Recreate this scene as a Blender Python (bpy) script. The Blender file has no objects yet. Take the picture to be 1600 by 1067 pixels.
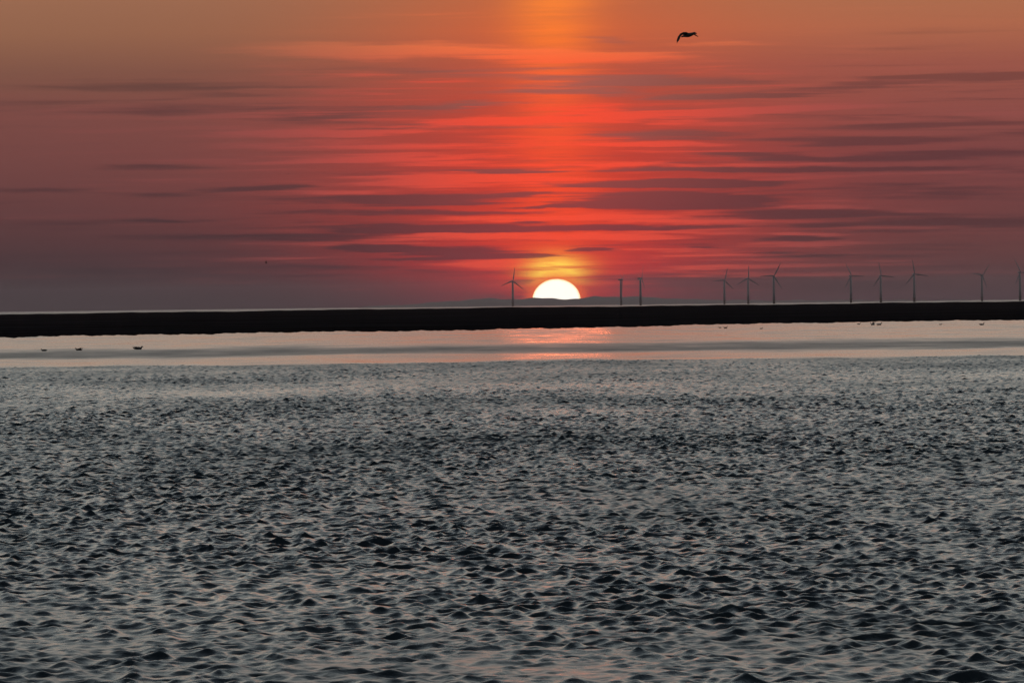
import bpy, bmesh, math, random
import numpy as np
from mathutils import Vector, Matrix

C = bpy.context
S = C.scene
R = math.radians
PX = 0.00012367            # radians per photo pixel (182 mm lens)
ROLL = R(0.698)
HC = 56.2                  # horizon height above the image centre, in photo pixels
CAM_H = 4.0

# ------------------------------------------------------------------ camera
cam = bpy.data.cameras.new('camera')
cam.lens = 181.9
cam.sensor_width = 36.0
cam.clip_start = 0.5
cam.clip_end = 200000
camo = bpy.data.objects.new('camera', cam)
S.collection.objects.link(camo)
camo.matrix_world = (Matrix.Translation((0, 0, CAM_H)) @ Matrix.Rotation(R(90) - math.atan(HC * PX), 4, 'X')
                     @ Matrix.Rotation(-ROLL, 4, 'Z'))
S.camera = camo
S.view_settings.view_transform = 'Standard'
S.view_settings.look = 'None'
S.view_settings.exposure = 0
S.view_settings.gamma = 1


def uv(x, y):
    """photo pixel -> (azimuth, elevation) in photo-pixel-sized angle units"""
    X, Y = x - 800.0, 533.5 - y
    s, c = math.sin(ROLL), math.cos(ROLL)
    return X * c + Y * s, Y * c - X * s - HC


def at(x, y, d):
    """point seen at a photo pixel, d metres out"""
    u, v = uv(x, y)
    return Vector((math.tan(u * PX) * d, d, CAM_H + math.tan(v * PX) * d))


def on_sea(x, y):
    u, v = uv(x, y)
    d = CAM_H / math.tan(-v * PX)
    return Vector((math.tan(u * PX) * d, d, 0.0))


def lin(c):
    return tuple((((q / 255 + 0.055) / 1.055) ** 2.4 if q > 10 else q / 255 / 12.92) for q in c)


SUN_U, SUN_V = uv(869.5, 468.5)

# ------------------------------------------------------------------ world
w = bpy.data.worlds.new('World')
S.world = w
w.use_nodes = True
nt = w.node_tree
nt.nodes.clear()
N, L = nt.nodes, nt.links


def sock(s, v):
    if hasattr(v, 'is_output'):
        L.new(v, s)
    else:
        s.default_value = v


def M(op, a, b=0.0, c=0.0, clamp=False):
    n = N.new('ShaderNodeMath'); n.operation = op; n.use_clamp = clamp
    sock(n.inputs[0], a); sock(n.inputs[1], b)
    if len(n.inputs) > 2: sock(n.inputs[2], c)
    return n.outputs[0]


def MR(v, a, b, c=0.0, d=1.0, kind='SMOOTHSTEP'):
    n = N.new('ShaderNodeMapRange'); n.interpolation_type = kind
    for k, q in enumerate((v, a, b, c, d)): sock(n.inputs[k], q)
    return n.outputs[0]


def comb(x, y, z):
    n = N.new('ShaderNodeCombineXYZ')
    for k, q in enumerate((x, y, z)): sock(n.inputs[k], q)
    return n.outputs[0]


def mixc(f, a, b, mode='MIX'):
    n = N.new('ShaderNodeMix'); n.data_type = 'RGBA'; n.blend_type = mode; n.clamp_factor = True
    sock(n.inputs[0], f)
    for s_, q in ((n.inputs[6], a), (n.inputs[7], b)):
        if isinstance(q, tuple): q = (*q, 1)
        sock(s_, q)
    return n.outputs[2]


def ramp(v, stops):
    n = N.new('ShaderNodeValToRGB'); sock(n.inputs[0], v)
    cr = n.color_ramp
    while len(cr.elements) < len(stops): cr.elements.new(0.5)
    for e, (p, col) in zip(cr.elements, stops):
        e.position = p; e.color = (*lin(col), 1)
    return n.outputs[0]


def noise(vec, scale, detail=3, rough=0.5, dist=0.0):
    n = N.new('ShaderNodeTexNoise'); sock(n.inputs['Vector'], vec)
    n.inputs['Scale'].default_value = scale; n.inputs['Detail'].default_value = detail
    n.inputs['Roughness'].default_value = rough; n.inputs['Distortion'].default_value = dist
    return n.outputs[0]


tc = N.new('ShaderNodeTexCoord')
sep = N.new('ShaderNodeSeparateXYZ'); L.new(tc.outputs['Generated'], sep.inputs[0])
U0 = M('MULTIPLY', M('ARCTAN2', sep.outputs[0], sep.outputs[1]), 1 / PX)
V0 = M('MULTIPLY', M('ARCSINE', sep.outputs[2]), 1 / PX)
# wispy warp of the cloud coordinates
warp_v = M('MULTIPLY', M('SUBTRACT', noise(comb(M('MULTIPLY', U0, 0.006), M('MULTIPLY', V0, 0.03), 0.0), 1.0, 4, 0.6), 0.5), 16.0)
warp_u = M('MULTIPLY', M('SUBTRACT', noise(comb(M('MULTIPLY', U0, 0.012), M('MULTIPLY', V0, 0.10), 7.0), 1.0, 3, 0.6), 0.5), 110.0)
U = M('ADD', U0, warp_u)
V = M('ADD', V0, warp_v)
UVC = comb(U, V, 0.0)


def streaks(rows, field):
    for (x0, y0, x1, y1, t, a) in rows:
        (ua, va), (ub, vb) = uv(x0, y0), uv(x1, y1)
        m = N.new('ShaderNodeMapping'); m.vector_type = 'TEXTURE'
        L.new(UVC, m.inputs[0])
        m.inputs['Location'].default_value = ((ua + ub) / 2, (va + vb) / 2, 0)
        m.inputs['Rotation'].default_value = (0, 0, math.atan2(vb - va, ub - ua))
        m.inputs['Scale'].default_value = (math.hypot(ub - ua, vb - va) * 0.70, t * 1.35, 1)
        g = N.new('ShaderNodeTexGradient'); g.gradient_type = 'SPHERICAL'
        L.new(m.outputs[0], g.inputs[0])
        field = M('MULTIPLY_ADD', g.outputs[1], a, field)
    return field


DARK = [
    (-40, 172, 500, 176, 15, .8), (400, 188, 660, 176, 10, .9), (600, 170, 820, 160, 5, .9), (0, 135, 560, 140, 12, .45),
    (300, 112, 950, 118, 10, .5), (150, 262, 340, 261, 6, .8), (310, 298, 510, 291, 5, 1.5), (-20, 298, 170, 300, 6, .8),
    (170, 304, 350, 302, 5, .6), (510, 357, 900, 358, 7, 1.5), (560, 360, 840, 362, 6, .8), (490, 380, 720, 396, 8, 1.4),
    (620, 388, 840, 398, 8, 1.1), (610, 318, 760, 318, 3, 1.0), (440, 308, 760, 312, 8, .8), (400, 333, 930, 333, 4, .9),
    (190, 346, 300, 346, 3, .6), (-50, 430, 500, 430, 18, .35), (200, 370, 560, 372, 8, .5), (700, 466, 840, 465, 4, .9),
    (-50, 350, 300, 350, 10, .5), (380, 228, 600, 232, 7, .6), (700, 228, 900, 226, 7, .7), (560, 404, 760, 405, 3, .8),
    (1000, 156, 1240, 151, 5, .9), (1150, 150, 1460, 128, 9, .9), (1340, 128, 1660, 116, 10, .9), (860, 126, 1230, 128, 8, .5),
    (820, 140, 1000, 146, 7, .6), (880, 216, 1140, 214, 10, 1.0), (1060, 240, 1270, 246, 7, 1.1), (1250, 250, 1660, 242, 8, .9),
    (960, 267, 1430, 264, 4, 1.8), (735, 268, 880, 268, 3.5, 1.5), (1380, 268, 1660, 266, 8, .8), (866, 288, 1200, 286, 6, 1.7),
    (980, 288, 1260, 286, 8, .8), (885, 316, 1190, 315, 12, 1.7), (1040, 312, 1260, 314, 8, .8), (790, 326, 910, 321, 3, 1.3),
    (1060, 334, 1460, 332, 10, .9), (860, 357, 1190, 354, 4.5, 1.7), (1160, 352, 1500, 352, 10, .7), (1190, 375, 1320, 373, 5, 1.3),
    (895, 391, 985, 390, 3, 1.7), (790, 401, 855, 400, 4, 1.4), (1070, 388, 1130, 388, 3, .9), (1150, 399, 1380, 399, 5, 1.1),
    (905, 437, 1300, 436, 11, 1.2), (1000, 452, 1500, 450, 12, .8), (1300, 195, 1660, 185, 12, .6), (1180, 220, 1500, 216, 9, .6),
    (1300, 300, 1660, 300, 14, .7), (1400, 350, 1700, 352, 16, .7), (1500, 210, 1700, 206, 9, .4), (900, 62, 1000, 66, 7, .6),
    (1260, 55, 1600, 50, 7, .35), (760, 306, 860, 303, 3.5, 1.1), (800, 345, 880, 347, 3, .8), (800, 438, 845, 446, 4, .9),
]
BRIGHT = [
    (380, 78, 860, 82, 14, 1.2), (760, 92, 1040, 88, 12, .7), (340, 212, 640, 206, 6, 1.0), (560, 202, 960, 186, 9, 1.2),
    (540, 276, 900, 282, 13, 1.1), (520, 371, 900, 372, 5, 1.2), (680, 412, 860, 412, 10, .9), (880, 342, 1160, 344, 6, 1.2),
    (1080, 340, 1180, 346, 4, 1.0), (780, 258, 1200, 259, 5, 1.1), (1140, 322, 1380, 322, 5, .9), (1260, 248, 1350, 248, 3, .9),
    (1220, 368, 1320, 367, 3, 1.2), (1130, 384, 1420, 383, 7, .7), (1040, 184, 1360, 164, 8, .8), (850, 178, 1150, 176, 12, .9),
    (880, 300, 1020, 301, 3, .9), (860, 372, 1100, 370, 6, .9), (1000, 420, 1260, 418, 6, .5), (900, 226, 1130, 228, 4, .9),
    (560, 250, 900, 246, 8, .6), (640, 342, 900, 344, 5, .9), (1040, 68, 1220, 68, 5, .6), (1240, 80, 1500, 76, 10, .5),
    (1240, 256, 1340, 256, 2.5, .7), (440, 300, 620, 304, 4, .5),
]
dark = streaks(DARK, 0.0)
bright = streaks(BRIGHT, 0.0)
# thin stratus texture everywhere near the horizon
n1 = noise(comb(M('MULTIPLY', U0, 0.0026), M('MULTIPLY', V0, 0.085), 3.0), 1.0, 6, 0.62, 0.25)
n2 = noise(comb(M('MULTIPLY', U0, 0.0015), M('MULTIPLY', V0, 0.022), 11.0), 1.0, 4, 0.55, 0.2)
band_env = M('MULTIPLY', MR(V0, 330, 430, 1.0, 0.35), MR(V0, 0, 70, 0.35, 1.0))
nd = M('MULTIPLY', M('MULTIPLY', M('ADD', M('MULTIPLY', M('SUBTRACT', n1, 0.5), 4.0), M('MULTIPLY', M('SUBTRACT', n2, 0.5), 2.0)), band_env), MR(M('SUBTRACT', U0, SUN_U), -700, -250, 0.55, 1.0))
dark = M('ADD', M('MULTIPLY', dark, 1.15), nd)
bright = M('SUBTRACT', M('MULTIPLY', bright, 1.1), nd)
darkf = MR(dark, 0.08, 0.95, 0.0, 1.0)
brightf = MR(bright, 0.05, 0.8, 0.0, 1.0)

t = M('DIVIDE', V0, 500.0)
cl = M('MAXIMUM', t, 0.0)
FAR = [(0, (36, 36, 42)), (.06, (42, 38, 44)), (.15, (64, 46, 50)), (.32, (96, 60, 60)), (.46, (112, 68, 65)),
       (.62, (122, 74, 68)), (.74, (126, 84, 70)), (.86, (146, 100, 76)), (1.0, (156, 108, 82))]
FARR = [(0, (56, 42, 50)), (.06, (68, 44, 48)), (.15, (94, 56, 56)), (.32, (108, 62, 62)), (.46, (118, 66, 65)),
        (.62, (140, 78, 70)), (.74, (154, 86, 72)), (.86, (174, 104, 76)), (1.0, (170, 112, 80))]
NEAR = [(0, (110, 40, 56)), (.05, (160, 38, 50)), (.12, (206, 44, 46)), (.25, (204, 56, 44)), (.45, (200, 62, 48)),
        (.62, (196, 72, 54)), (.74, (188, 84, 62)), (.86, (206, 98, 60)), (1.0, (190, 104, 66))]
CORE = [(0, (170, 40, 56)), (.03, (225, 34, 36)), (.085, (255, 60, 34)), (.13, (255, 84, 40)), (.22, (248, 70, 38)),
        (.45, (250, 80, 44)), (.66, (246, 92, 50)), (.72, (250, 104, 52)), (.84, (255, 124, 48)), (1.0, (255, 138, 56))]
DU = M('SUBTRACT', U0, SUN_U)
far = mixc(MR(DU, -500, 500), ramp(cl, FAR), ramp(cl, FARR))
sig = ramp  # alias kept short
width = MR(V0, 0, 160, 210, 290)


def gauss(x, s_):
    q = M('DIVIDE', x, s_)
    return M('EXPONENT', M('MULTIPLY', M('MULTIPLY', q, q), -1.0))


g1 = gauss(DU, width)
g1 = M('ADD', M('MULTIPLY', g1, 0.85), M('MULTIPLY', gauss(DU, M('MULTIPLY', width, 2.0)), 0.15))
g2 = gauss(DU, MR(V0, 100, 430, 78, 66))
base = mixc(g1, far, ramp(cl, NEAR))
g2 = M('MULTIPLY', g2, MR(n1, 0.40, 0.62, 1.0, 0.72))
base = mixc(M('MULTIPLY', g2, 0.92), base, ramp(cl, CORE))
# cloud shade and cloud light
glow = M('ADD', M('MULTIPLY', gauss(DU, 430.0), 0.8), 0.2)
lightc = mixc(gauss(DU, 330.0), mixc(MR(V0, 340, 420), (0.36, 0.085, 0.08), (0.55, 0.16, 0.08)),
              mixc(MR(V0, 340, 420), (1.0, 0.075, 0.032), (1.0, 0.19, 0.055)))
col = mixc(M('MULTIPLY', brightf, M('MULTIPLY', glow, 0.85)), base, lightc)
shadec = mixc(gauss(DU, 260.0), mixc(1.0, far, (0.62, 0.66, 0.74), 'MULTIPLY'), mixc(MR(V0, 60, 380), (0.20, 0.03, 0.04), (0.36, 0.11, 0.085)))
col = mixc(M('MULTIPLY', darkf, 0.88), col, shadec)
# yellow light right above the sun, broken by the thin cloud bars
DV = M('SUBTRACT', V0, uv(869.5, 425)[1])
yel = M('MULTIPLY', gauss(DU, 40.0), gauss(DV, 21.0))
yel = M('MULTIPLY', yel, M('SUBTRACT', 1.0, M('MULTIPLY', darkf, 0.7)))
yel = M('MULTIPLY', yel, MR(noise(comb(M('MULTIPLY', U0, 0.01), M('MULTIPLY', V0, 0.13), 21.0), 1.0, 2), 0.35, 0.55, 0.35, 1.0))
col = mixc(M('MULTIPLY', yel, 1.5, clamp=True), col, (1.35, 0.78, 0.09))
DV2 = M('SUBTRACT', V0, SUN_V)
rim = M('SQRT', M('ADD', M('POWER', M('DIVIDE', DU, 50.0), 2.0), M('POWER', M('DIVIDE', DV2, 44.0), 2.0)))
halo = MR(rim, 0.66, 1.15, 1.0, 0.0)
col = mixc(M('MULTIPLY', halo, 0.8), col, (1.2, 0.15, 0.03))

# the higher sky, out of frame but lighting and mirrored by the water
elev = M('DIVIDE', M('ARCSINE', sep.outputs[2]), math.pi / 2)
HIGH = [(0.0, (168, 108, 82)), (.036, (158, 114, 92)), (.054, (166, 148, 124)), (.085, (222, 228, 216)), (.24, (228, 244, 244)),
        (.37, (134, 152, 166)), (.6, (40, 48, 62)), (1.0, (22, 28, 42))]
high = ramp(M('MAXIMUM', elev, 0.0), HIGH)
sky = N.new('ShaderNodeTexSky'); sky.sky_type = 'NISHITA'; sky.sun_disc = False
sky.sun_elevation = R(1.2); sky.sun_rotation = math.atan(SUN_U * PX)
sky.air_density = 1.6; sky.dust_density = 3.0; sky.altitude = 4
nish = mixc(1.0, sky.outputs[0], (0.06, 0.06, 0.06), 'MULTIPLY')
n3 = noise(comb(M('MULTIPLY', U0, 0.0006), M('MULTIPLY', V0, 0.004), 5.0), 1.0, 4, 0.6)
high = mixc(MR(n3, 0.35, 0.7, 0.0, 0.45), high, mixc(1.0, high, (0.45, 0.47, 0.55), 'MULTIPLY'))
high = mixc(1.0, high, nish, 'ADD')
high = mixc(M('MULTIPLY', gauss(DU, 300.0), MR(V0, 500, 2800, 0.95, 0.0)), high, (0.85, 0.24, 0.11))
col = mixc(MR(V0, 470, 700), col, high)
# behind the viewer the dusk is dimmer
col = mixc(MR(sep.outputs[1], 0.2, -0.9, 0.0, 0.7), col, (0.05, 0.06, 0.085))
bg = N.new('ShaderNodeBackground'); L.new(col, bg.inputs[0]); bg.inputs[1].default_value = 1.0
wo = N.new('ShaderNodeOutputWorld'); L.new(bg.outputs[0], wo.inputs[0])
w.cycles.sampling_method = 'MANUAL'
w.cycles.sample_map_resolution = 1024

# ------------------------------------------------------------------ sun lamp (just above the disc, low and red)
sl = bpy.data.lights.new('sun_lamp', 'SUN')
sl.energy = 0.006; sl.angle = R(1.2); sl.color = (1.0, 0.22, 0.10)
slo = bpy.data.objects.new('sun_lamp', sl); S.collection.objects.link(slo)
az, el = SUN_U * PX, R(1.2)
d = Vector((math.sin(az) * math.cos(el), math.cos(az) * math.cos(el), math.sin(el)))
slo.rotation_euler = (-d).to_track_quat('-Z', 'Y').to_euler()
slo.location = (0, 0, 30)


# ------------------------------------------------------------------ helpers
def mat(name, color, rough=0.6, var=0.25, scale=1.0, **kw):
    m = bpy.data.materials.new(name); m.use_nodes = True
    t_ = m.node_tree; b = t_.nodes['Principled BSDF']
    b.inputs['Roughness'].default_value = rough
    n = t_.nodes.new('ShaderNodeTexNoise'); n.inputs['Scale'].default_value = scale; n.inputs['Detail'].default_value = 4
    tcn = t_.nodes.new('ShaderNodeTexCoord'); t_.links.new(tcn.outputs['Object'], n.inputs['Vector'])
    r = t_.nodes.new('ShaderNodeValToRGB')
    r.color_ramp.elements[0].position = 0.3; r.color_ramp.elements[1].position = 0.7
    r.color_ramp.elements[0].color = (*[q * (1 - var) for q in color], 1)
    r.color_ramp.elements[1].color = (*[min(1, q * (1 + var)) for q in color], 1)
    t_.links.new(n.outputs[0], r.inputs[0]); t_.links.new(r.outputs[0], b.inputs['Base Color'])
    for k, v in kw.items(): b.inputs[k].default_value = v
    return m


def link(name, me, material=None, parent=None, smooth=True):
    o = bpy.data.objects.new(name, me); S.collection.objects.link(o)
    if material: me.materials.append(material)
    if parent: o.parent = parent
    if smooth and len(me.polygons): me.polygons.foreach_set('use_smooth', [True] * len(me.polygons))
    return o


def from_bm(name, bm, material, parent=None, smooth=True):
    bmesh.ops.recalc_face_normals(bm, faces=bm.faces)
    me = bpy.data.meshes.new(name); bm.to_mesh(me); bm.free()
    return link(name, me, material, parent, smooth)


def empty(name, loc, rot=(0, 0, 0)):
    o = bpy.data.objects.new(name, None); S.collection.objects.link(o)
    o.location = loc; o.rotation_euler = rot; o.empty_display_size = 1
    return o


def tag(o, label=None, cat=None, group=None, kind=None):
    if label: o['label'] = label
    if cat: o['category'] = cat
    if group: o['group'] = group
    if kind: o['kind'] = kind


def loft(bm, rings, cap=True):
    prev = None; first = None
    for ring in rings:
        vs = [bm.verts.new(p) for p in ring]
        if prev:
            n = len(vs)
            for i in range(n):
                bm.faces.new((prev[i], prev[(i + 1) % n], vs[(i + 1) % n], vs[i]))
        else: first = vs
        prev = vs
    if cap:
        bm.faces.new(first[::-1]); bm.faces.new(prev)


def ell(center, ax1, ax2, n=10):
    return [center + ax1 * math.cos(2 * math.pi * k / n) + ax2 * math.sin(2 * math.pi * k / n) for k in range(n)]


def grid_mesh(name, X, Y, Z):
    nr, nc = X.shape
    me = bpy.data.meshes.new(name)
    co = np.stack([X, Y, Z], -1).astype(np.float32).reshape(-1)
    idx = np.arange(nr * nc, dtype=np.int32).reshape(nr, nc)
    q = np.stack([idx[:-1, :-1], idx[:-1, 1:], idx[1:, 1:], idx[1:, :-1]], -1).reshape(-1, 4)
    me.vertices.add(nr * nc); me.vertices.foreach_set('co', co)
    me.loops.add(q.size); me.loops.foreach_set('vertex_index', q.reshape(-1))
    me.polygons.add(len(q))
    me.polygons.foreach_set('loop_start', np.arange(0, q.size, 4, dtype=np.int32))
    me.polygons.foreach_set('use_smooth', np.ones(len(q), dtype=bool))
    me.update(calc_edges=True)
    return me


# ------------------------------------------------------------------ sea
rng = np.random.default_rng(12)


def sstep(x, a, b):
    t_ = np.clip((x - a) / (b - a), 0, 1)
    return t_ * t_ * (3 - 2 * t_)


def steps(a0, seq):
    out = [a0]
    for lim, d0, d1 in seq:
        s0 = out[-1]
        while out[-1] < lim:
            f = (out[-1] - s0) / (lim - s0)
            out.append(out[-1] + d0 + (d1 - d0) * f)
    return out


fine = np.arange(-0.125, 0.12501, 0.00033)
g, side = 0.00033, []
a = 0.125
while a < 1.5:
    g *= 1.14; a += g; side.append(a)
side = np.array(side)
TH = np.concatenate([-side[::-1], fine, side])
rows = steps(8.0, [(46, 1.5, .10), (385, .035, .18), (1000, .3, 2.5)])
while rows[-1] < 90000: rows.append(rows[-1] * 1.06)
RR = np.array(rows)
r2, th2 = np.meshgrid(RR.astype(np.float32), TH.astype(np.float32), indexing='ij')
X = r2 * np.sin(th2); Y = r2 * np.cos(th2)
dr = np.gradient(RR)
dth = np.gradient(TH)
# wind patches: rougher and calmer water
env = np.zeros_like(X)
for lam, amp in ((9, .5), (14, .6), (22, .7), (38, .8), (70, .8), (16, .5), (30, .6)):
    for _ in range(2):
        an = rng.uniform(-1.1, 1.1); k = 2 * math.pi / lam; ph = rng.uniform(0, 6.28)
        env += amp * np.sin(k * (np.sin(an) * X * 1.2 + np.cos(an) * Y * .5) + ph).astype(np.float32)
env = np.clip(1.0 + 0.07 * env, 0.6, 1.4)
edge_r = 371 + 5 * np.sin(X / 6.1 + 1) + 3 * np.sin(X / 2.3) + 2.5 * np.sin(X / 0.9 + 2)
for (sx, sy, sw, sd_, sa) in ((745, 1030, .45, 1.6, .55), (930, 1050, .8, 1.8, .6), (850, 915, .3, 1.3, .5), (1180, 1010, .7, 2.0, .4), (120, 1010, .8, 2.4, .45),
                             (890, 872, .3, 1.5, .5), (520, 1040, .6, 2.0, .4), (1480, 860, .8, 4.0, .4), (960, 880, .4, 2.0, .35), (1330, 1040, .9, 2.0, .4)):
    p_ = on_sea(sx, sy)
    env *= (1 - sa * np.exp(-((X - p_.x) / sw) ** 2 - ((Y - p_.y) / sd_) ** 2)).astype(np.float32)      # small slicks
calm = 1 - sstep(r2, edge_r - 7, edge_r + 7) * 0.95
near = 0.78 + 0.22 * sstep(RR, 57, 90)
H = np.zeros_like(X); DX = np.zeros_like(X); DY = np.zeros_like(X)
NW = 96
use_r = RR < 1000
nr_use = int(use_r.sum())
Xs, Ys = X[:nr_use], Y[:nr_use]
for i in range(NW):
    lam = 0.14 * (0.95 / 0.14) ** ((i + rng.random()) / NW)
    an = rng.normal(0, 0.72)
    k = 2 * math.pi / lam
    ak = 0.061 * (1.1 if 0.22 < lam < 0.65 else 0.75)
    amp = ak / k
    kx, ky = k * math.sin(an), k * math.cos(an)
    rowf = sstep(lam / (dr[:nr_use] * abs(math.cos(an)) + 1e-6), 2.4, 4.5)
    if rowf.max() == 0: continue
    spc = RR[:nr_use, None] * dth[None, :] * abs(math.sin(an)) + 1e-6
    wgt = (amp * rowf[:, None] * sstep(lam / spc, 2.4, 4.5)).astype(np.float32)
    ph = (kx * Xs + ky * Ys + rng.uniform(0, 6.28)).astype(np.float32)
    s_, c_ = np.sin(ph), np.cos(ph)
    H[:nr_use] += wgt * c_
    DX[:nr_use] -= wgt * math.sin(an) * s_
    DY[:nr_use] -= wgt * math.cos(an) * s_
F = (env * calm * near[:, None]).astype(np.float32)
X2 = X + DX * F * 0.75; Y2 = Y + DY * F * 0.75; Z2 = H * F
sea_me = grid_mesh('sea', X2, Y2, Z2)
del H, DX, DY, X2, Y2, Z2, env, F

sea_m = bpy.data.materials.new('sea_water'); sea_m.use_nodes = True
st = sea_m.node_tree; sb = st.nodes['Principled BSDF']
_N, _L = N, L
N, L = st.nodes, st.links
geo = N.new('ShaderNodeNewGeometry')
sp = N.new('ShaderNodeSeparateXYZ'); L.new(geo.outputs['Position'], sp.inputs[0])
dist = sp.outputs[1]
wob = M('MULTIPLY', M('SUBTRACT', noise(comb(M('MULTIPLY', sp.outputs[0], 0.03), M('MULTIPLY', dist, 0.02), 0.0), 1.0, 4, 0.6), 0.5), 70.0)
dw = M('ADD', dist, wob)
# roughness: unresolved ripples; breezy bands on the calm stretch before the sandbank
r_near = MR(dist, 70, 370, 0.06, 0.36, 'LINEAR')
band1 = M('MULTIPLY', MR(dw, 418, 450), MR(dw, 480, 570, 1.0, 0.0))
band0 = MR(M('MULTIPLY_ADD', wob, 0.3, dist), 366, 378, 1.0, 0.0)
rough = M('MAXIMUM', M('MULTIPLY', band0, r_near), M('ADD', MR(dist, 1000, 3500, 0.24, 0.42), M('MULTIPLY', band1, 0.26)))
n_s = noise(comb(M('MULTIPLY', sp.outputs[0], 0.10), M('MULTIPLY', dist, 0.03), 4.0), 1.0, 6, 0.7)
rough = M('ADD', rough, M('MULTIPLY', M('SUBTRACT', n_s, 0.5), 0.6))
L.new(rough, sb.inputs['Roughness'])
sb.inputs['Base Color'].default_value = (0.012, 0.018, 0.022, 1)
sb.inputs['IOR'].default_value = 1.333
bmp = N.new('ShaderNodeBump'); bmp.inputs['Distance'].default_value = 0.02
nb = noise(geo.outputs['Position'], 8.0, 5, 0.65)
L.new(nb, bmp.inputs['Height'])
L.new(MR(dist, 60, 400, 1.0, 0.5, 'LINEAR'), bmp.inputs['Strength'])
L.new(bmp.outputs[0], sb.inputs['Normal'])
N, L = _N, _L
sea = link('sea', sea_me, sea_m, smooth=False); tag(sea, 'wind rippled grey sea with a calm pale strip before the sandbank', kind='structure')

# sea bed sheet far below everything is not needed: the water is opaque

# ------------------------------------------------------------------ sandbank
edge = [(-900, 41), (-100, 39.5), (0, 39), (200, 39), (400, 38.2), (600, 37.6), (760, 37), (900, 35.4), (1060, 34.2),
        (1200, 33.2), (1340, 32.6), (1450, 32.4), (1530, 32.2), (1600, 31.6), (1700, 31.2), (2500, 30)]
ex = np.array([e[0] for e in edge]); ev = np.array([e[1] for e in edge])
bx = np.arange(-1400, 3000, 3.0)
front = CAM_H / (np.interp(bx, ex, ev) * PX)
rn = np.random.default_rng(5)
for lam, amp in ((900, 12), (330, 10), (140, 9), (60, 9), (31, 7), (17, 5), (11, 4)):
    front += amp * np.sin(bx * 2 * math.pi / lam + rn.uniform(0, 6.28))
crest_v = np.interp(bx, [-300, 0, 400, 760, 870, 1100, 1360, 1600, 1900], [4.2, 4.0, 3.6, 3.0, 3.2, 3.5, 3.2, 3.0, 3.0])
crest_v = crest_v + 0.30 * np.sin(bx / 47.0) + 0.22 * np.sin(bx / 19.0 + 1) + 0.15 * np.sin(bx / 7.3 + 2)
t_rows = np.concatenate([[-0.03], np.linspace(0, 1, 90) ** 1.5, [1.15, 1.4]])
ang = (bx - 800) * PX
TT, AA = np.meshgrid(t_rows, ang, indexing='ij')
D = front[None, :] + TT * 1900
cz = CAM_H - (front + 1900) * crest_v * PX
prof = np.where(TT <= 1, 0.10 * sstep(TT, -0.005, 0.01) + sstep(TT, 0, 1) * (cz[None, :] - 0.10), cz[None, :] * (1 - (TT - 1) / 0.37))
und = 0.04 * np.sin(D / 41 + AA * 60) * sstep(TT, 0.02, 0.2) * (TT < 1) + 0.03 * np.sin(D / 13 + AA * 190)* sstep(TT, 0.02, 0.2) * (TT < 1)
prof = np.where(TT < 0, -0.25, prof) + und
bank_me = grid_mesh('sandbank', D * np.tan(AA), D, prof)
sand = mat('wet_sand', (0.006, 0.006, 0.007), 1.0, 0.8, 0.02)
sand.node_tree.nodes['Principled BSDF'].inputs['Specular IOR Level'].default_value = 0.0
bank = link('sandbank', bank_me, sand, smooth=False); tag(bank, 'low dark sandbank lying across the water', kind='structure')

# ------------------------------------------------------------------ distant hills under the sun
hx = np.arange(560, 1700, 2.0)
hv = np.interp(hx, [560, 640, 700, 735, 765, 790, 815, 835, 865, 885, 905, 930, 1000, 1080, 1200, 1700],
               [0.5, 3.5, 8, 10, 11.5, 10.5, 10, 11, 10.5, 8.8, 9.2, 12.5, 11, 6, 3, -2])
hv = hv + 0.5 * np.sin(hx / 13) + 0.35 * np.sin(hx / 5.1 + 2)
HD = 34000.0
ha = np.array([uv(x, 470)[0] * PX for x in hx])
prof_t = np.array([0, .25, .5, .75, 1, 1.4, 2.0]); prof_h = np.array([-.02, .45, .78, .95, 1, .7, -.02])
Dh = HD + prof_t[:, None] * 1500 + 0 * ha[None, :]
Zh = (CAM_H + hv * PX * (HD + 1500))[None, :] * prof_h[:, None]
hills = link('hills', grid_mesh('hills', Dh * np.tan(ha)[None, :], Dh, Zh), mat('far_hills', (0.05, 0.05, 0.045), 0.95, 0.3, 0.002), smooth=False)
tag(hills, 'faint low coast on the horizon below the sun', kind='structure')

# ------------------------------------------------------------------ sun disc
SD = 80000.0
bm = bmesh.new()
bmesh.ops.create_uvsphere(bm, u_segments=64, v_segments=48, radius=37.5 * PX * SD)
bmesh.ops.scale(bm, vec=(1, 1, 0.87), verts=bm.verts)
sm = bpy.data.materials.new('sun_glow'); sm.use_nodes = True
q = sm.node_tree; q.nodes.clear()
em = q.nodes.new('ShaderNodeEmission'); ou = q.nodes.new('ShaderNodeOutputMaterial')
lw = q.nodes.new('ShaderNodeLayerWeight'); lw.inputs[0].default_value = 0.5
rp = q.nodes.new('ShaderNodeValToRGB')
rp.color_ramp.elements[0].position = 0.55; rp.color_ramp.elements[0].color = (1, 0.93, 0.80, 1)
rp.color_ramp.elements[1].position = 0.95; rp.color_ramp.elements[1].color = (1, 0.62, 0.22, 1)
q.links.new(lw.outputs['Facing'], rp.inputs[0]); q.links.new(rp.outputs[0], em.inputs[0])
em.inputs[1].default_value = 1.9
q.links.new(em.outputs[0], ou.inputs[0])
sun = from_bm('sun', bm, sm)
sun.location = (math.tan(SUN_U * PX) * SD, SD, CAM_H + SUN_V * PX * SD)
tag(sun, 'glowing white setting sun half sunk behind the horizon', 'sun')

# ------------------------------------------------------------------ wind turbines
steel = mat('turbine_paint', (0.18, 0.18, 0.19), 0.5, 0.08, 0.2)
yellow = mat('platform_paint', (0.10, 0.09, 0.07), 0.6, 0.15, 0.2)


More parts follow.
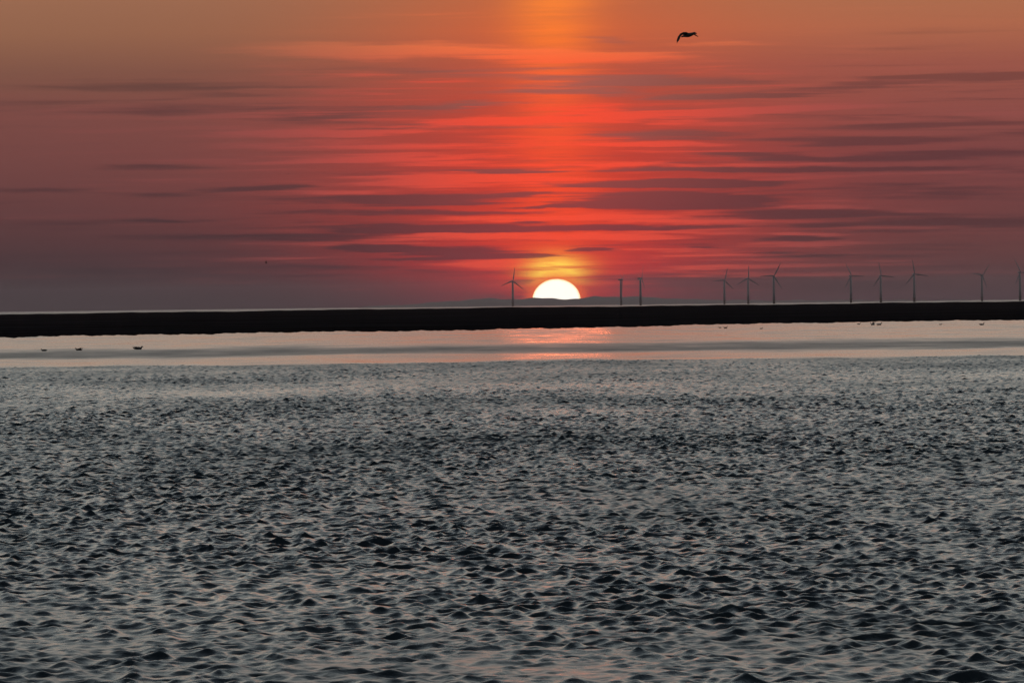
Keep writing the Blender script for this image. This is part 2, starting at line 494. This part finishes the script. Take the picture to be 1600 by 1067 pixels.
def tube_bm(segs, n=20):
    bm = bmesh.new()
    loft(bm, [[Vector((r * math.cos(2 * math.pi * k / n), r * math.sin(2 * math.pi * k / n), z)) for k in range(n)] for z, r in segs])
    return bm


HUB = 72.0


def make_turbine():
    root = empty('wind_turbine', (0, 0, 0))
    from_bm('tower', tube_bm([(11.5, 3.4), (30, 3.1), (55, 2.7), (HUB - 1.6, 2.3)]), steel, root)
    fd = from_bm('foundation', tube_bm([(-3, 3.2), (9.2, 3.2), (9.8, 3.3), (10.2, 5.0), (11.2, 5.0), (11.5, 3.0)]), yellow, root)
    bm = bmesh.new()
    loft(bm, [[Vector((a_ * sx, y, z)) for a_, z in ((-1.9, HUB - 1.9), (-2.1, HUB), (-1.7, HUB + 1.9), (1.7, HUB + 1.9), (2.1, HUB), (1.9, HUB - 1.9))]
              for y, sx in ((-3.0, .7), (-2.2, 1), (6.5, 1), (8.0, .75))])
    from_bm('nacelle', bm, steel, root)
    bm = bmesh.new()
    loft(bm, [[Vector((r * math.cos(2 * math.pi * k / 14), y, HUB + r * math.sin(2 * math.pi * k / 14))) for k in range(14)]
              for y, r in ((-2.95, 1.7), (-4.2, 1.8), (-5.4, 1.4), (-6.2, .5))])
    from_bm('hub', bm, steel, root)
    return root


def blade_bm(length=38.0):
    bm = bmesh.new()
    rings = []
    for f, ch, th_, tw in ((0.03, 1.8, 1.7, 0), (.10, 2.2, 1.5, 18), (.2, 3.8, 1.0, 14), (.35, 3.3, .7, 9), (.6, 2.4, .45, 5), (.85, 1.6, .25, 2), (.97, 1.0, .15, 0), (1.0, .3, .08, 0)):
        a_ = R(tw)
        ax1 = Vector((math.cos(a_), math.sin(a_), 0)) * ch / 2; ax2 = Vector((-math.sin(a_), math.cos(a_), 0)) * th_ / 2
        rings.append(ell(Vector((ch * 0.18 if f > .05 else 0, 0, f * length)), ax1, ax2, 10))
    loft(bm, rings)
    return bm


blade_me = None
TUR = [  # x, hub y, rotor angles (deg clockwise from up), yaw, label
    (801, 439, (8, 128, 248), 12, 'faint wind turbine just left of the sun'),
    (970, 437, (60, 180, 300), 78, 'slender wind turbine with edge-on rotor, first one right of the sun'),
    (1000.5, 435, (20, 140, 260), 70, 'wind turbine seen nearly edge-on, second one right of the sun'),
    (1131.5, 438, (14, 134, 266), 20, 'wind turbine with a blade pointing left, first of the cluster of three'),
    (1168.5, 435, (2, 122, 242), 15, 'wind turbine with one blade straight up, middle of the cluster of three'),
    (1208.5, 431, (28, 148, 268), 15, 'wind turbine with one blade raised up and right, last of the cluster of three'),
    (1328.5, 431, (-28, 92, 212), 30, 'lone wind turbine after the wide gap, blade out to the right'),
    (1375, 430.5, (-12, 97, 218), 22, 'wind turbine with a long right-hand blade, between the lone one and the tallest'),
    (1427, 428, (-10, 98, 222), 20, 'tall dark wind turbine with one blade nearly upright and one to the right'),
    (1532, 430, (38, 158, 278), 35, 'wind turbine with a short blade to the left, second from the right edge'),
    (1591, 425.5, (-30, 90, 270), 35, 'wind turbine at the far right edge of the view, arms making a T'),
]
proto = make_turbine()
blade_proto = from_bm('blade', blade_bm(), steel, None)
blade_me = blade_proto.data
bpy.data.objects.remove(blade_proto)
kids = list(proto.children)
for i, (x, y, angs, yaw, lab) in enumerate(TUR):
    if i == 0: root = proto
    else:
        root = proto.copy(); S.collection.objects.link(root)
        for ch in kids:
            c2 = ch.copy(); S.collection.objects.link(c2); c2.parent = root
    u, v = uv(x, y)
    scl = 1.4 if i == 0 else (1.2 if i == 1 else 1.0)      # the first ones stand farther out
    dd = (HUB * scl - CAM_H) / (v * PX)
    root.scale = (scl, scl, scl)
    root.location = (math.tan(u * PX) * dd, dd, 0)
    root.rotation_euler = (0, 0, R(yaw) - u * PX)
    if i == 10: angs = (-30, 90, 210)
    for a_ in angs:
        b = bpy.data.objects.new('blade', blade_me); S.collection.objects.link(b)
        b.parent = root; b.location = (0, -4.3, HUB); b.rotation_euler = (0, R(a_), 0)
    tag(root, lab, 'wind turbine', 'offshore wind turbines along the horizon')

# ------------------------------------------------------------------ birds
dark_f = mat('dark_plumage', (0.035, 0.03, 0.03), 0.8, 0.5, 6)
grey_f = mat('pale_plumage', (0.45, 0.45, 0.45), 0.8, 0.3, 6)


def add_body(bm, segs, up=Vector((0, 0, 1)), n=12):
    """loft along a spine: (point, half width, half height)"""
    rings = []
    for i, (p, wd, ht) in enumerate(segs):
        a_ = Vector(segs[max(i - 1, 0)][0]); b = Vector(segs[min(i + 1, len(segs) - 1)][0])
        t_ = (b - a_).normalized()
        sd = t_.cross(up)
        if sd.length < 1e-3: sd = Vector((0, 1, 0))
        sd.normalize(); u_ = sd.cross(t_)
        rings.append(ell(Vector(p), sd * wd, u_ * ht, n))
    loft(bm, rings)


def remesh(o, vox):
    md = o.modifiers.new('remesh', 'REMESH'); md.mode = 'VOXEL'; md.voxel_size = vox; md.use_smooth_shade = True


def wing(bm, pts, up=Vector((0, 0, 1))):
    """pts: (leading point, chord vector, thickness)"""
    rings = []
    for i, (p, c_, th_) in enumerate(pts):
        span = Vector(pts[min(i + 1, len(pts) - 1)][0]) - Vector(pts[max(i - 1, 0)][0])
        p = Vector(p); c_ = Vector(c_)
        nrm = c_.cross(span).normalized()
        if nrm.z < 0: nrm = -nrm
        rings.append([p, p + c_ * .25 + nrm * th_, p + c_ * .6 + nrm * th_ * .8, p + c_, p + c_ * .6 - nrm * th_ * .4, p + c_ * .25 - nrm * th_ * .6])
    loft(bm, rings)


# flying gull, local axes: +X = picture right, +Y away, +Z up, metres at true size
bm = bmesh.new()
add_body(bm, [((-.13, .16, -.03), .030, .010), ((-.09, .12, -.015), .036, .022), ((-.03, .06, -.002), .050, .046), ((.04, .0, .0), .058, .056),
              ((.10, -.06, .008), .044, .046), ((.15, -.10, .022), .034, .036), ((.19, -.13, .030), .034, .034), ((.215, -.15, .028), .018, .018), ((.245, -.17, .014), .007, .008)])
wing(bm, [((.07, -.03, .035), (-.12, .10, -.03), .022), ((.0, -.10, .075), (-.11, .10, -.07), .022), ((-.08, -.16, .078), (-.03, .10, -.075), .020),
          ((-.165, -.20, .045), (.015, .11, -.075), .020), ((-.235, -.23, -.035), (.06, .10, -.05), .020), ((-.268, -.25, -.12), (.06, .07, -.015), .016), ((-.272, -.27, -.20), (.02, .02, .01), .010)])
wing(bm, [((.08, .0, .02), (-.13, .06, .0), .018), ((.13, .16, .055), (-.12, .06, -.01), .014), ((.19, .30, .06), (-.09, .06, -.01), .010),
          ((.25, .42, .02), (-.06, .05, -.01), .008), ((.31, .52, -.03), (-.015, .03, -.01), .005)])
gull = from_bm('flying_gull', bm, dark_f)
remesh(gull, 0.007)
gull.location = at(1073, 56, 128)
gull.rotation_euler = (0, R(-3), 0)
tag(gull, 'dark gull flying high above the horizon with its wing curved down', 'bird')

# tiny birds far off in the sky
for (x, y, dd, sc, lab) in ((416, 411, 620, 1.0, 'tiny far bird with wings raised low in the left sky'),
                            (451.5, 272, 700, .5, 'tiny dot of a bird high in the left sky')):
    bm = bmesh.new()
    add_body(bm, [((-.1, .1, 0), .02, .01), ((0, 0, 0), .06, .06), ((.1, -.1, .01), .035, .035), ((.14, -.14, .0), .01, .01)])
    wing(bm, [((.05, -.03, .02), (-.1, .08, 0), .02), ((.10, .05, .20), (-.08, .06, 0), .015), ((.04, .1, .42), (-.03, .03, 0), .008)])
    wing(bm, [((.03, -.05, .02), (-.1, .08, 0), .02), ((-.05, -.15, .16), (-.08, .06, 0), .015), ((-.10, -.2, .30), (-.03, .03, 0), .008)])
    o = from_bm('distant_bird', bm, dark_f); remesh(o, 0.015)
    o.location = at(x, y, dd); o.scale = (sc, sc, sc)
    tag(o, lab, 'bird', 'specks of birds in the sky')


def swim_bird(x, y, yaw, sc=1.0, wings=0, label='', pale=False, low=False):
    bm = bmesh.new()
    hz = .05 if low else 0.0
    add_body(bm, [((-.33, 0, .10), .02, .012), ((-.24, 0, .08), .07, .04), ((-.10, 0, .06), .11, .085), ((.06, 0, .055), .12, .095),
                  ((.18, 0, .06), .09, .08), ((.245, 0, .13 - hz), .045, .05), ((.27, 0, .20 - hz), .035, .04), ((.30, 0, .255 - hz * 2), .042, .04), ((.35, 0, .25 - hz * 2), .018, .018), ((.41, 0, .235 - hz * 2), .008, .008)])
    if wings:
        for s_ in (-1, 1):
            wing(bm, [((.1, .06 * s_, .10), (-.22, 0, .0), .02), ((.0, .20 * s_, .10 + .16 * wings), (-.20, 0, .02), .02),
                      ((-.16, .34 * s_, .10 + .24 * wings), (-.14, 0, .03), .015), ((-.34, .42 * s_, .10 + .30 * wings), (-.03, 0, .01), .006)])
    o = from_bm('swimming_bird', bm, grey_f if pale else dark_f); remesh(o, 0.014)
    o.location = on_sea(x, y); o.location.z = -0.01
    o.rotation_euler = (0, 0, R(yaw)); o.scale = (sc * 1.1, sc * 1.1, sc * 1.35)
    tag(o, label, 'bird', 'birds resting on the calm water')
    return o


swim_bird(71, 548.5, 205, .95, 0, 'small dark bird hunched on the calm water, leftmost of the birds', low=True)
swim_bird(125, 547.5, 175, 1.05, .3, 'dark bird with a lifted back, middle of the three birds at left', low=True)
swim_bird(216, 546, 12, 1.4, .15, 'long dark bird stretching its wings low on the water, rightmost of the three at left', low=True)
swim_bird(1125, 512.5, 150, .75, 0, 'smaller left-hand bird of the close pair by the sandbank')
swim_bird(1133.5, 513, 30, 1.0, .2, 'larger right-hand bird of the close pair by the sandbank')
swim_bird(1341, 507, 0, .9, 0, 'low dark bird on the water just left of the bird with raised wings')
swim_bird(1363, 508, 200, 1.2, .9, 'dark bird with raised wings on the water beside the sandbank')
swim_bird(1372.5, 508, 0, 1.3, 0, 'long dark bird right behind the one with raised wings')
swim_bird(1532, 508, 10, 1.2, .1, 'dark round bird alone on the water at far right')
swim_bird(1468, 507.5, 0, .7, 0, 'faint small bird between the raised-wing bird and the far right one')
swim_bird(1189, 514, 20, .7, 0, 'faint small bird alone on the water, right of the close pair')

# ------------------------------------------------------------------ haze: one closed box of thin evening air
bm = bmesh.new()
bmesh.ops.create_cube(bm, size=1)
bmesh.ops.scale(bm, vec=(34000, 40000, 170), verts=bm.verts)
hz = from_bm('haze', bm, None, smooth=False)
hz.location = (0, 19000, 170 / 2 - 4)
hm = bpy.data.materials.new('haze_air'); hm.use_nodes = True
hn = hm.node_tree; hn.nodes.clear()
ho = hn.nodes.new('ShaderNodeOutputMaterial'); pv = hn.nodes.new('ShaderNodeVolumePrincipled')
pv.inputs['Color'].default_value = (0.80, 0.56, 0.58, 1)
pv.inputs['Density'].default_value = 1.4e-5
pv.inputs['Anisotropy'].default_value = 0.3
hn.links.new(pv.outputs[0], ho.inputs['Volume'])
hz.data.materials.append(hm)
tag(hz, 'thin mauve evening haze over the sea', kind='stuff')
